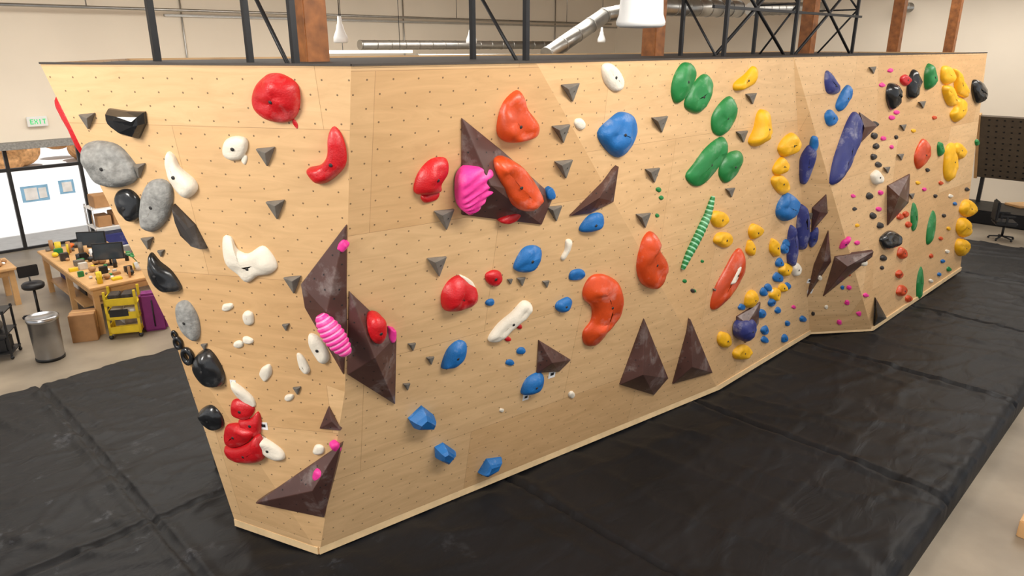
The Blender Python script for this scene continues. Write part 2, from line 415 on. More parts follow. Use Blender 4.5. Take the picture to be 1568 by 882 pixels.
def tag(cx,cy,s=10):
    p,n,t1,t2,M4=frame(cx,cy); w=s*(p-CAM).length/F/2
    vs=[];fs=[]
    for z in (0,.004):
        vs+=[(-w,-w,z),(w,-w,z),(w,w,z),(-w,w,z)]
    fs=[[0,1,2,3],[4,5,6,7],[0,1,5,4],[1,2,6,5],[2,3,7,6],[3,0,4,7]]
    vs+=[(-w*.5,-w*.3,.006),(w*.5,-w*.3,.006),(w*.5,w*.5,.006),(-w*.5,w*.5,.006)]; fs.append([8,9,10,11])
    mkobj('route_tag',vs,fs,[TAG,TAGK],fm=[0]*6+[1],mw=M4)
# --- volumes
volume([(531,343),(462,434),(468,470),(527,572),(531,500)],(500,478),.13)
volume([(534,445),(606,513),(604,618),(531,572)],(574,548),.2)
volume([(392,769),(524,678),(497,791)],(478,752),.16)
volume([(490,655),(504,621),(523,658)],(508,646),.06)
volume([(706,180),(770,232),(846,300),(828,343),(706,328)],(752,284),.2)
volume([(871,330),(946,254),(938,308),(902,326)],(918,303),.1)
volume([(985,487),(1022,578),(1000,604),(948,588)],(985,574),.2)
volume([(1056,488),(1090,570),(1029,587)],(1060,562),.18)
volume([(824,520),(873,550),(855,568),(821,570)],(846,556),.12)
volume([(1315,172),(1343,192),(1315,220)],(1324,195),.12)
volume([(1265,297),(1267,325),(1242,355),(1243,318)],(1255,325),.1)
volume([(1268,352),(1272,400),(1235,455),(1246,405)],(1262,400),.14)
volume([(1337,384),(1335,392),(1260,453),(1278,392)],(1298,408),.2)
volume([(1163,462),(1160,495),(1140,525),(1127,500),(1127,484)],(1145,496),.14)
volume([(1392,266),(1390,310),(1358,345),(1358,284)],(1377,300),.2)
volume([(1339,455),(1357,487),(1337,500)],(1344,485),.12,BLK)
# --- grey wedges
for a in [(134,184,22),(407,238,26),(422,319,26),(448,434,24),(212,260,20),(226,371,17),(247,387,10),(438,500,10),(455,597,11),(313,530,9),
          (872,140,25),(858,203,25),(862,257,25),(848,325,21),(679,334,28),(668,406,27),(1009,189,22),(998,267,20),(984,336,20),(1149,150,15),
          (1135,208,16),(1117,294,13),(658,551,11),(630,530,11),(622,591,10),(797,430,12),(835,434,10),(1335,107,10),(1382,195,9),(1357,260,9),(1411,160,10),(1378,240,9),(1395,300,8),(1095,445,8),(780,430,7),(1240,330,9)]:
    wedge(*a)
H=hold
r='red_climbing_hold'
H(r,[(388,150),(393,131),(406,117),(416,112),(435,114),(457,131),(459,165),(449,183),(430,187),(408,181),(392,167)],RED,depth=.15)
H(r,[(450,182),(456,190),(455,197),(448,188)],RED)
H(r,[(512,193),(524,207),(531,235),(527,257),(505,277),(486,280),(471,264),(475,256),(493,251),(503,235),(504,207)],RED,depth=.1)
H(r,[(356,614),(368,611),(390,623),(382,640),(366,640),(355,632)],RED,depth=.07)
H(r,[(366,643),(384,640),(396,630),(401,648),(397,667),(382,667)],RED,depth=.08)
H(r,[(347,652),(360,648),(378,655),(389,664),(378,678),(358,684),(346,674)],RED,depth=.08)
H(r,[(346,682),(362,684),(381,677),(394,667),(402,684),(402,704),(375,707),(352,699)],RED,depth=.1)
H(r,[(660,243),(682,242),(684,262),(674,280),(672,293),(640,297),(633,287),(641,262)],RED,depth=.12)
H(r,[(645,298),(671,293),(668,305),(650,310)],RED,depth=.06)
H(r,[(675,452),(685,431),(702,421),(716,432),(728,441),(728,460),(706,472),(680,474)],RED,depth=.14)
H('cream_climbing_hold',[(702,420),(722,430),(728,444),(716,440)],WHT,depth=.12)
ell(r,756,424,25,25,RED); ell(r,777,519,10,7,RED); ell(r,795,500,8,7,RED)
ell(r,579,503,28,42,RED,lift=.13)
H(r,[(764,337),(785,325),(798,325),(790,338),(775,343)],RED,lift=.04)
r='orange_climbing_hold'
H(r,[(790,138),(800,147),(806,166),(822,188),(820,205),(800,214),(775,217),(761,205),(762,180),(771,155)],ORG,depth=.16)
H(r,[(757,246),(775,242),(800,256),(821,285),(827,305),(811,321),(790,318),(769,296),(757,268)],ORG,lift=.1,depth=.16)
H(r,[(893,440),(905,422),(925,420),(945,432),(952,455),(947,480),(930,500),(912,526),(895,527),(892,508),(904,490),(905,470),(893,457)],ORG,depth=.15)
H(r,[(981,372),(993,354),(1004,362),(1006,380),(1017,398),(1015,425),(1003,442),(985,435),(977,408)],ORG,depth=.15)
H(r,[(1132,380),(1139,395),(1136,420),(1118,450),(1095,473),(1087,468),(1094,440),(1110,410),(1122,388)],ORG,depth=.12)
H('cream_climbing_hold',[(1130,400),(1135,410),(1120,432),(1112,432)],WHT,depth=.16,lift=.03)
r='blue_climbing_hold'
H(r,[(914,203),(935,180),(950,171),(968,178),(972,200),(961,225),(945,241),(926,228)],BLU,depth=.14)
H(r,[(888,345),(903,328),(921,327),(921,345),(905,354),(888,354)],BLU)
H(r,[(786,405),(799,381),(815,375),(827,381),(822,400),(807,415),(790,414)],BLU)
ell(r,883,420,26,18,BLU,-20); ell(r,862,466,27,19,BLU,-30); ell(r,750,463,14,11,BLU,-20)
H(r,[(675,560),(684,535),(700,521),(713,525),(710,545),(696,560),(680,563)],BLU)
H(r,[(797,600),(805,580),(822,570),(831,575),(825,594),(806,603)],BLU); ell(r,780,555,13,10,BLU); ell(r,797,537,13,10,BLU,-20)
H(r,[(624,640),(645,620),(663,634),(660,652),(632,654)],BLU,depth=.13,facet=True)
H(r,[(665,684),(678,677),(697,690),(681,708),(666,700)],BLU,depth=.11,facet=True)
H(r,[(731,723),(744,702),(767,699),(760,717),(738,727)],BLU,depth=.11,facet=True)
H(r,[(1190,312),(1203,295),(1217,305),(1215,325),(1200,338),(1188,330)],BLU); ell(r,843,297,14,18,BLU,lift=.04)
H(r,[(1298,130),(1299,150),(1286,170),(1279,162),(1288,140)],BLU); ell(r,1270,181,15,26,BLU); ell(r,1246,220,14,28,BLU)
r='indigo_climbing_hold'
H(r,[(1308,171),(1316,187),(1312,218),(1298,252),(1280,279),(1270,280),(1274,250),(1285,215),(1298,182)],PUR,depth=.16)
H(r,[(1240,222),(1250,232),(1245,255),(1232,280),(1223,275),(1224,245),(1232,228)],PUR)
H(r,[(1266,108),(1280,128),(1280,143),(1266,142),(1262,122)],PUR)
H(r,[(1211,344),(1218,370),(1213,404),(1205,402),(1205,365)],PUR); H(r,[(1226,312),(1235,340),(1232,375),(1222,380),(1219,345)],PUR)
H(r,[(1252,348),(1251,368),(1240,378),(1238,360)],PUR); H(r,[(1150,488),(1154,500),(1142,522),(1130,515),(1132,495)],PUR,lift=.08)
r='green_climbing_hold'
H(r,[(1045,96),(1060,100),(1062,120),(1046,150),(1033,158),(1027,140),(1032,115)],GRN,depth=.1)
H(r,[(1077,113),(1089,125),(1085,147),(1070,172),(1054,170),(1047,158),(1058,132)],GRN,depth=.1)
H(r,[(1116,147),(1125,160),(1122,185),(1105,207),(1091,202),(1089,180),(1100,160)],GRN,depth=.1)
H(r,[(1105,209),(1111,225),(1100,250),(1080,278),(1062,285),(1049,270),(1062,250),(1082,224)],GRN,depth=.1)
H(r,[(1115,234),(1131,231),(1135,245),(1123,270),(1109,280),(1100,268),(1103,250)],GRN,depth=.1)
ribbed('green_caterpillar_hold',[(1090,300),(1081,330),(1067,360),(1052,390),(1043,412)],18,17,[GRN,PALE])
for x,y,s in [(1008,290,8),(1012,303,7),(1006,330,6),(1062,445,6),(1048,430,6),(1075,400,5)]: ell(r,x,y,s,s,GRN)
H(r,[(1421,97),(1428,110),(1425,132),(1416,136),(1415,112)],GRN); H(r,[(1398,310),(1404,325),(1401,350),(1396,352),(1394,330)],GRN,depth=.06)
H(r,[(1428,322),(1432,340),(1425,370),(1418,372),(1420,345)],GRN,depth=.07); H(r,[(1410,408),(1413,430),(1408,456),(1403,454),(1404,425)],GRN,depth=.06)
ell(r,1438,228,7,22,GRN); ell(r,1452,412,6,8,GRN); ell(r,1495,218,6,10,GRN)
r='yellow_climbing_hold'
H(r,[(1152,101),(1158,110),(1150,130),(1126,139),(1123,128),(1140,113)],YEL)
H(r,[(1165,167),(1175,175),(1171,208),(1156,224),(1145,217),(1153,197),(1158,175)],YEL)
H(r,[(1212,203),(1220,215),(1214,232),(1198,240),(1190,228),(1198,212)],YEL)
H(r,[(1197,240),(1203,250),(1198,264),(1187,268),(1182,260),(1189,246)],YEL); H(r,[(1187,268),(1199,270),(1206,284),(1196,298),(1184,287),(1180,275)],YEL)
ell(r,1100,335,28,27,YEL); ell(r,1105,366,28,24,YEL); H(r,[(1152,342),(1167,350),(1163,360),(1150,366),(1145,354)],YEL); ell(r,1148,380,13,24,YEL)
ell(r,1184,378,13,28,YEL); ell(r,1107,519,20,24,YEL); ell(r,1135,540,27,22,YEL,-20); ell(r,1148,458,18,28,YEL,20)
ell(r,1201,412,17,22,YEL,20); ell(r,1185,450,14,22,YEL,20); ell(r,1197,440,12,14,YEL)
H(r,[(1442,102),(1455,104),(1457,122),(1448,130),(1440,122)],YEL,depth=.12)
H(r,[(1459,105),(1469,115),(1478,140),(1476,150),(1463,142),(1460,122)],YEL,depth=.12)
H(r,[(1443,132),(1458,134),(1462,158),(1452,162),(1445,150)],YEL,depth=.12)
H(r,[(1464,150),(1477,155),(1476,175),(1462,187),(1454,176),(1460,164)],YEL,depth=.12)
H(r,[(1448,225),(1462,222),(1463,260),(1452,278),(1444,265)],YEL,depth=.12); ell(r,1466,230,18,26,YEL)
for x,y in [(1478,318),(1473,348),(1471,378)]: ell(r,x,y,19,28,YEL,depth=.16)
r='cream_climbing_hold'
H(r,[(345,216),(360,208),(378,212),(379,228),(370,243),(355,245),(343,235)],WHT); H(r,[(372,236),(379,240),(376,252),(370,246)],WHT)
H(r,[(258,232),(268,238),(277,256),(299,275),(303,290),(289,303),(274,292),(262,272),(256,250)],WHT,depth=.1)
H(r,[(343,362),(355,363),(363,380),(380,388),(402,376),(418,390),(425,408),(414,419),(396,422),(380,432),(365,419),(348,405),(342,385)],WHT,depth=.08)
ell(r,349,470,19,12,WHT,-15); ell(r,381,486,18,23,WHT); ell(r,366,527,16,12,WHT); ell(r,380,521,17,11,WHT,20)
H(r,[(474,511),(487,514),(500,530),(505,548),(497,556),(485,546),(474,528)],WHT); H(r,[(455,541),(465,545),(475,565),(470,572),(459,562)],WHT)
ell(r,408,570,18,25,WHT,15); H(r,[(355,584),(368,590),(388,608),(391,622),(375,616),(360,602)],WHT); ell(r,443,608,14,10,WHT,-30)
H(r,[(395,667),(410,672),(433,689),(436,702),(420,703),(404,692)],WHT)
H(r,[(921,101),(934,97),(949,112),(951,135),(938,139),(924,124)],WHT); ell(r,887,190,14,20,WHT,-20)
H(r,[(866,367),(875,368),(872,382),(862,398),(858,394),(864,382)],WHT)
H(r,[(747,516),(762,495),(783,477),(800,460),(813,466),(806,483),(786,500),(766,519),(751,523)],WHT,depth=.1)
ell(r,875,604,10,10,WHT); ell(r,768,628,7,6,WHT); ell(r,1218,412,13,22,WHT); ell(r,1340,272,16,22,WHT); ell(r,1183,450,10,16,WHT)
ell(r,1322,402,8,12,WHT,lift=.1);ell(r,1255,425,7,8,WHT,lift=.05)
r='black_climbing_hold'
H(r,[(168,165),(195,169),(224,170),(226,188),(215,212),(200,208),(186,192),(173,180)],BLK,depth=.11,facet=True)
H(r,[(182,292),(200,290),(215,305),(217,330),(206,339),(190,326),(180,308)],BLK,depth=.12)
H(r,[(268,311),(282,325),(300,343),(319,380),(300,373),(280,358),(273,338)],KBR,depth=.08,facet=True)
H(r,[(232,386),(246,400),(265,416),(279,442),(256,446),(238,433),(230,412)],BLK,depth=.12)
H(r,[(305,540),(320,534),(335,551),(345,575),(341,590),(320,590),(303,575),(297,558)],BLK,depth=.15)
H(r,[(310,625),(325,620),(340,635),(343,652),(330,658),(315,648),(307,636)],BLK,depth=.1)
def ring(cx,cy,R,rr,name='black_ring_hold'):
    p,n,t1,t2,M4=frame(cx,cy); sc=(p-CAM).length/F
    vs=[];fs=[]
    for i in range(20):
        a=2*math.pi*i/20
        for j in range(10):
            b=2*math.pi*j/10; q=(R+rr*math.cos(b))*sc
            vs.append(Vector((q*math.cos(a)*.8,q*math.sin(a)*1.2,rr*sc*math.sin(b)+rr*sc*.8)))
    for i in range(20):
        for j in range(10): fs.append([i*10+j,((i+1)%20)*10+j,((i+1)%20)*10+(j+1)%10,i*10+(j+1)%10])
    mkobj(name,vs,fs,BLK,smooth=True,mw=M4)
ring(274,524,6,3); ring(289,544,8,4); ring(268,512,4,2)
H(r,[(1360,128),(1372,132),(1371,160),(1362,168),(1356,148)],BLK); H(r,[(1398,106),(1405,125),(1398,150),(1388,148),(1390,122)],BLK)
H(r,[(1490,122),(1503,128),(1505,145),(1494,159),(1487,140)],BLK); ell(r,1360,367,24,30,BLK,30)
for i,(x,y) in enumerate([(1339,190),(1338,208),(1341,224),(1337,240),(1344,252),(1336,330),(1330,300),(1347,345),(1352,395)]): ell(r,x,y,9,10,KBR)
r='grey_stone_climbing_hold'
H(r,[(131,222),(150,215),(180,221),(200,240),(213,262),(206,279),(180,286),(155,280),(140,260),(131,240)],STN,depth=.16)
H(r,[(230,278),(250,274),(264,286),(265,310),(258,335),(240,353),(225,350),(217,330),(218,300)],STN,depth=.1)
H(r,[(271,466),(287,460),(302,480),(307,505),(302,521),(285,512),(272,490)],STN,depth=.08)
r='red_climbing_hold'
ell(r,1385,122,14,18,RED); H(r,[(1411,213),(1421,222),(1418,245),(1404,259),(1399,240)],ORG,depth=.12)
for x,y,w,h in [(1380,387,13,18),(1376,420,11,13),(1379,445,14,18),(1390,457,9,11),(1377,332,9,11),(1390,344,9,9),(1425,392,5,7),(1386,328,8,10)]: ell(r,x,y,w,h,ORG)
r='pink_climbing_hold'
ribbed('pink_larva_hold',[(492,480),(505,500),(520,522),(534,541)],36,9,[PNK,LPNK],lift=.14)
hold('pink_shell_hold',[(704,288),(708,268),(722,256),(747,254),(754,272),(752,290),(741,303),(731,318),(717,328),(706,314)],PNK,depth=.12,lift=.1,ridge=(690,345))
ell(r,524,377,14,17,PNK,lift=.04); ell(r,601,514,12,22,PNK,lift=.05); ell(r,487,728,18,17,PNK,lift=.08); ell(r,515,685,15,14,PNK,lift=.02); ell(r,488,688,17,15,WHT)
H(r,[(1285,380),(1290,368),(1303,364),(1296,376)],PNK)
for x,y in [(1363,108),(1350,130),(1365,180),(1372,172),(1352,212),(1297,463),(1285,493),(1315,480),(1325,452),(1300,440),(1345,320),(1312,372),(1348,295)]: ell(r,x,y,8,7,PNK)
r='blue_foothold'
for x,y,w,h in [(1192,402,10,14),(1190,425,14,16),(1168,447,10,14),(1204,438,10,12),(1181,462,10,14),(1165,480,12,16),(1170,505,11,14),(1170,520,11,11),(1200,518,8,13),(1245,365,12,26),(1229,488,10,10),(1200,380,12,16),(1175,440,10,12),(1152,505,8,14),(1203,372,9,13),(1190,475,8,10),(1205,495,7,9),(1135,470,10,10)]: ell(r,x,y,w,h,BLU,15)
r='small_foothold'
for i,(x,y) in enumerate([(1445,330),(1452,350),(1440,365),(1450,385),(1443,400),(1432,300),(1415,290),(1420,260),(1405,280),(1440,280),(1455,300),(1462,312),(1372,210),(1365,225),(1480,290),(1398,200),(1430,180),(1425,430),(1438,420),(1350,410),(1306,300),(1308,320),(1312,345),(1300,420),(1265,470),(1290,440),(1245,480),(1215,470),(1060,445)]):
    ell(r,x,y,6,6,[KBR,YEL,ORG,WHT,BLU,KBR,PNK][i%7])
for a in [(404,652,12),(805,608,11),(845,573,13),(1240,446,8),(357,586,9),(1240,430,8),(1323,393,8)]: tag(*a)
# red hold on the hidden left side: protrudes past the arete
dS=(t6-TL).normalized(); c=TL.lerp(Lp,.16)+dS*.1
t1=(Lp-TL).normalized(); nS=dS.cross(t1).normalized()
if nS.x>0: nS=-nS
t2=nS.cross(t1)
M4=Matrix(((t1.x,t2.x,nS.x,c.x),(t1.y,t2.y,nS.y,c.y),(t1.z,t2.z,nS.z,c.z),(0,0,0,1)))
vs,fs,fm=build_hold([Vector((-.12,-.08)),Vector((.1,-.1)),Vector((.35,-.05)),Vector((.42,.03)),Vector((.2,.1)),Vector((-.1,.06))],.06,False,4,3)
mkobj('red_climbing_hold',vs,fs,[RED,BOLT],smooth=True,mw=M4,fm=fm)
# ------------------------------------------------------------------ crash mats
def mats_obj():
    u0,u1,v0,v1=-4,20.6,1.34,11.5; du=.05
    nu=int((u1-u0)/du); nv=int((v1-v0)/du)
    su=[-4.4,-1.3,1.8,4.9,8,11.1,14.2,17.3]; sv=[7.0,4.1]
    vs=[];fs=[]
    for i in range(nu+1):
        u=u0+(u1-u0)*i/nu
        for j in range(nv+1):
            v=v0+(v1-v0)*j/nv
            z=0
            w=noise.noise(Vector((u*1.5+v*.5,v*.4,1)))
            if abs(w)<.1: z+=.022*(1-abs(w)/.1)
            w=noise.noise(Vector((u*.45,v*1.8+u*.5,9)))
            if abs(w)<.08: z+=.018*(1-abs(w)/.08)
            w=noise.noise(Vector((u*.7-v*.6,v*.9+u*.6,19)))
            if abs(w)<.05: z+=.014*(1-abs(w)/.05)
            dm=min(abs(u-s) for s in su); dn=min([abs(v-s) for s in sv] if (v>5.6 or v<3) else [9])
            for d,al in ((dm,v),(dn,u)):
                if d<.3: z+=.03*noise.noise(Vector((al*5,d*2.5,2)))*(1-d/.3)
                if d<.13: z+=.016
                if d<.05: z-=.05*(1-d/.05)
            e=min(v-v0,v1-v,u-u0,u1-u)
            if e<.12: z-=.06*(1-e/.12)**2
            if e<.5: z+=.03*noise.noise(Vector((u*4,v*4,3)))*(1-e/.5)
            z-=.022
            vs.append(Vector((u,v,z)))
    for i in range(nu):
        for j in range(nv):
            a=i*(nv+1)+j; fs.append([a,a+nv+1,a+nv+2,a+1])
    b=len(vs); ring_=[i*(nv+1) for i in range(nu+1)]+[nu*(nv+1)+j for j in range(1,nv+1)]+[i*(nv+1)+nv for i in range(nu-1,-1,-1)]+[j for j in range(nv-1,0,-1)]
    for k in ring_: p=vs[k]; vs.append(Vector((p.x,p.y,-.35)))
    n=len(ring_)
    for k in range(n): fs.append([ring_[k],ring_[(k+1)%n],b+(k+1)%n,b+k])
    o=mkobj('crash_mat',vs,fs,VINYL,smooth=True); o.rotation_euler=(0,0,math.pi/4)
mats_obj()
# ------------------------------------------------------------------ room
G=Geo(); G.box((-8,-6,-.55),(28.2,21.5,-.35),CONC); G.obj('floor')
G=Geo(); G.box((-8,-6,7.2),(28.2,21.5,7.4),CEIL); G.obj('ceiling')
G=Geo(); OU0,OU1,OZ=-1,8.2,2.25
G.box((OU1,21.3,-.35),(28.2,21.5,7.2),WALLP); G.box((-8,21.3,-.35),(OU0,21.5,7.2),WALLP); G.box((OU0,21.3,OZ),(OU1,21.5,7.2),WALLP)
G.obj('wall_back')
G=Geo(); G.box((28,-6,-.35),(28.2,21.3,7.2),WALLP); G.obj('wall_right')
G=Geo(); G.box((OU0-.3,21.0,2.2),(OU1+.3,21.3,2.36),STN); G.obj('trim_1')
G=Geo(); G.box((OU1,21.2,-.35),(28,21.3,-.2),WHITEP); G.obj('baseboard_back')
G=Geo(); G.box((8,21.22,5.35),(28,21.3,5.41),GALV); G.obj('trim_2')
G=Geo()
for u in (-1,0.6,2.15,3.75,5.35,6.8,8.15): G.box((u-.04,21.32,-.35),(u+.04,21.42,2.22),STEEL)
for z in (-.33,1.68,2.2): G.box((-1,21.33,z-.04),(8.2,21.41,z+.04),STEEL)
G.box((2.95,21.34,-.35),(3.01,21.4,1.65),STEEL)
for u in (2.86,3.1): G.cyl((u,21.26,.4),(u,21.26,1.1),.015,SSTEEL,seg=10); G.cyl((u,21.26,.45),(u,21.34,.45),.01,SSTEEL,seg=8); G.cyl((u,21.26,1.05),(u,21.34,1.05),.01,SSTEEL,seg=8)
G.box((-1,21.365,-.33),(8.2,21.375,2.2),GLASS); G.obj('window_1')
G=Geo(); G.box((3.9,21.29,.85),(4.5,21.31,1.25),PAPB); G.box((3.97,21.28,.9),(4.25,21.29,1.2),TAG); G.box((4.28,21.28,.92),(4.45,21.29,1.18),TAG); G.obj('poster')
G=Geo(); G.box((4.75,21.29,.95),(5.1,21.31,1.3),PAPB); G.box((4.82,21.28,1.0),(5.04,21.29,1.25),TAG); G.obj('poster')
p=onplane(57,186,UV(0,21.2,0),Vector((-S2,S2,0))); 
G=Geo(); G.box((-.22,-.03,-.12),(.22,.03,.12),WHITEP,bev=.01)
def letters(G,txt,x,z,h,y,m):
    segs={'E':[(0,0,.15,1),(0,0,.6,.15),(0,.42,.5,.57),(0,.85,.6,1)],'X':[(0,0,.15,.35),(.45,0,.6,.35),(.15,.35,.45,.65),(0,.65,.15,1),(.45,.65,.6,1)],'I':[(.2,0,.38,1)],'T':[(.22,0,.38,1),(0,.85,.6,1)]}
    for ch in txt:
        for a,b,c,d in segs[ch]: G.box((x+a*h,y,z+b*h),(x+c*h,y+.006,z+d*h),m)
        x+=h*.75
letters(G,'EXIT',-.16,-.06,.12,-.037,SGRN)
G.obj('exit_sign',loc=p)
G=Geo(); G.box((-40,21.5,-.6),(60,90,-.4),ASPH)
for k in range(8): G.box((-6+k*2.7,28,-.4),(-5.88+k*2.7,34,-.393),TAG)
G.obj('ground')
G=Geo(); 
for k in range(14): 
    for q in range(4): G.sph((-18+k*3.1+random.uniform(-1,1),38+random.uniform(-1,1),random.uniform(0,1.2)),random.uniform(.7,1.2),BEIGE,(1,.8,.8))
G.obj('autumn_hedge')
for u in (3.66,9.18,14.3,19.1,23.5):
    z0=-.35 if u>20.6 else .02
    G=Geo(); G.box((-.12,-.12,z0),(.12,.12,7.2),TIMB,bev=.01); G.box((-.15,-.15,z0),(.15,.15,z0+.12),STEEL); G.obj('timber_column',loc=UV(u,6.3))
def frame_truss(u,va,vb,s=1):
    G=Geo()
    for v in (va,vb): G.box((u-.025,v-.025,.01),(u+.025,v+.025,7.1),STEEL)
    z=4.3
    while z<6.9:
        a,b=(va,vb) if s>0 else (vb,va)
        G.cyl((u,a,z),(u,b,z+.95),.018,STEEL,seg=8); G.cyl((u,va,z),(u,vb,z),.015,STEEL,seg=8)
        z+=.95; s=-s
    G.obj('steel_support_frame')
frame_truss(3.1,6.4,5.6,-1); frame_truss(5.5,6.1,5.3,-1); frame_truss(9.6,6.1,5.4,-1); frame_truss(12.2,6.3,5.6); frame_truss(15.0,6.5,5.7)
G=Geo(); G.box((2.67,7.47,.01),(2.73,7.53,7.1),STEEL); G.obj('steel_post')
G=Geo()
for v in (5.5,6.4):
    G.box((3,v-.04,6.2),(27,v+.04,6.28),STEEL)
G.obj('steel_beam')
G=Geo()
for a,b in ((12.2,15.0),(9.6,12.2)):
    G.cyl((a,5.6,4.4),(b,5.7,5.9),.025,STEEL,seg=8); G.cyl((b,5.7,4.4),(a,5.6,5.9),.025,STEEL,seg=8)
G.box((9.6,5.6,5.1),(15,5.64,5.14),STEEL)
G.obj('steel_cross_brace')
G=Geo()
for u in range(-4,28,3): G.box((u-.08,-6,6.85),(u+.08,21.3,7.2),TIMB)
G.obj('ceiling_beam')
def duct(name,pts,r):
    G=Geo()
    for a,b in zip(pts,pts[1:]):
        a=Vector(a);b=Vector(b); G.cyl(a,b,r,GALV,seg=24)
        n=int((b-a).length/.5)
        for i in range(n+1):
            c=a.lerp(b,i/max(1,n)); d=(b-a).normalized()*.02; G.cyl(c-d,c+d,r*1.05,GALV,seg=24)
    G.obj(name)
def at(px,py,v):   # real position (u,v,z) of a fitting hung over line v
    n=Vector((-S2,S2,0)); q=onplane(px,py,UV(0,v,0),n); return ((q.x+q.y)*S2,(q.y-q.x)*S2,q.z)
duct('ventilation_duct',[at(838,84,13),at(925,24,13),at(1000,8,13)],.2)
duct('ventilation_duct',[(12,18,4.62),(20,18,4.62)],.13)
duct('ventilation_duct',[at(1010,10,11),at(1130,14,11)],.22)
duct('ventilation_duct',[at(1150,14,12),at(1400,10,12)],.2)
duct('ventilation_duct',[at(1376,12,9),at(1600,4,8)],.16)
duct('ventilation_duct',[at(640,91,14),at(880,89,14)],.12)
G=Geo(); G.cyl((4,20.8,5.5),(27,20.8,5.5),.04,GALV,seg=10)
for u in (6,12,18,24): G.cyl((u,20.8,5.5),(u,20.8,7.2),.015,GALV,seg=8)
G.obj('sprinkler_pipe')
a=Vector(at(505,80,16)); b=Vector(at(630,80,16)); G=Geo()
G.box((a.x,a.y-.05,a.z-.03),(b.x,a.y+.05,a.z+.04),TUBE)
for t in (.15,.85): c=a.lerp(b,t); G.cyl((c.x,a.y,a.z),(c.x,a.y,7.2),.008,BKP,seg=6)
G.obj('linear_pendant_light')
G=Geo()
for px in (280,618,850,1110,1300): q=at(px,40,21.26); G.cyl((q[0],21.26,1.5),(q[0],21.26,7.2),.025,GALV,seg=8)
q=at(1140,76,21.1); G.box((q[0]-.2,21.05,q[2]-.35),(q[0]+.2,21.3,q[2]+.3),ORGP); q=at(1100,60,21.1); G.box((q[0]-.3,21.1,q[2]-.4),(q[0]+.3,21.3,q[2]+.4),GALV)
G.obj('electrical_conduit')
def pendant(px,py,v):
    loc=at(px,py,v)
    G=Geo(); G.lathe([(.0,.42),(.03,.42),(.04,.3),(.055,.28),(.07,.2),(.12,.08),(.125,0),(.1,-.02),(0,-.02)],(0,0,0),WHITEP)
    G.cyl((0,0,.42),(0,0,7.2-loc[2]),.008,BKP,seg=6); G.obj('pendant_lamp',loc=UV(*loc))
pendant(522,64,11.5); pendant(722,66,13); pendant(921,64,14.5)
p=Vector((1.26,7.5,4.79))
G=Geo(); G.lathe([(0,.75),(.05,.75),(.06,.5),(.16,.45),(.2,.38),(.215,.1),(.24,.03),(.235,0),(.2,-.02),(0,-.03)],(0,0,0),WHITEP); G.cyl((0,0,.7),(0,0,2.41),.012,BKP,seg=8); G.obj('high_bay_lamp',loc=p)
# ------------------------------------------------------------------ desk area (left)
Zf=-.35
G=Geo(); zt=.55
G.box((3.2,13.7,zt-.05),(4.5,17.2,zt),WOODT,bev=.01)
for u in (3.3,4.4):
    for v in (13.8,15.45,17.1): G.box((u-.045,v-.045,Zf),(u+.045,v+.045,zt-.05),WOODT)
G.box((3.25,13.8,.38),(3.3,17.1,.5),WOODT); G.box((3.3,13.75,.38),(4.4,13.8,.5),WOODT); G.box((3.3,14.75,-.1),(4.4,17.1,-.06),WOODT)
G.obj('reception_desk')
G=Geo()
for k,(v,s,m) in enumerate([(15.0,.28,CARD),(15.5,.22,BKP),(16.0,.3,WHITEP),(16.5,.24,CARD),(16.85,.2,PUR)]): G.box((3.5,v-.2,-.05),(4.1,v+.2,-.05+s),m,bev=.01)
G.obj('storage_box')
G=Geo(); G.box((3.75,14.0,Zf),(4.35,14.7,.3),BRICK); G.box((3.7,13.95,.3),(4.4,14.75,.33),BRICK);  G.obj('storage_crate')
G=Geo(); G.box((1.0,16.6,.38),(2.7,17.6,.43),WOODT,bev=.01)
for u in (1.1,2.6):
    for v in (16.7,17.5): G.box((u-.05,v-.05,Zf),(u+.05,v+.05,.38),WOODT)
G.box((1.1,16.7,.25),(2.6,16.75,.36),WOODT); G.box((2.55,16.7,.25),(2.6,17.5,.36),WOODT); G.obj('work_table')
def monitor(u,v,z,rot):
    G=Geo(); G.box((-.27,-.02,.12),(.27,.02,.45),BKP,bev=.006); G.box((-.25,-.025,.14),(.25,-.019,.43),SCR); G.cyl((0,.03,.0),(0,.03,.2),.02,BKP,seg=10); G.box((-.1,-.05,0),(.1,.1,.015),BKP)
    G.obj('computer_monitor',loc=UV(u,v,z),rot=rot)
monitor(4.0,16.2,.55,.2); monitor(3.95,15.0,.55,.3)
G=Geo(); random.seed(3)
cols=[CARD,CARD,BKP,TAG,KBR,CARD,BRICK,WOODT,GRY,YELP,BKP,ORGP,GRN]
for k in range(70):
    u=random.uniform(3.3,4.4); v=random.uniform(13.9,17.1); s=random.uniform(.03,.1); h=random.uniform(.03,.26); m=random.choice(cols)
    if k%3==0: G.cyl((u,v,.55),(u,v,.55+h),s*.6,m,seg=12)
    elif k%3==1: G.box((u-s,v-s*.7,.55),(u+s,v+s*.7,.55+h*.6),m,bev=.006)
    else: G.sph((u,v,.55+s*.6),s*.7,m,(1,1,.8))
G.obj('desk_clutter')
q=UV(4.25,14.3,.55)
G=Geo(); G.lathe([(0,0),(.07,0),(.09,.14),(.08,.14),(0,.12)],(0,0,0),WHITEP)
for k in range(14):
    a=k*2.4; l=.16+.05*(k%3); e=Vector((l*math.cos(a)*.8,l*math.sin(a)*.8,.14+l)); G.cyl((0,0,.12),e,.004,GRN,seg=5); G.sph(e,.045,GRN,(1,1,.35))
G.obj('potted_plant',loc=q)
G=Geo()
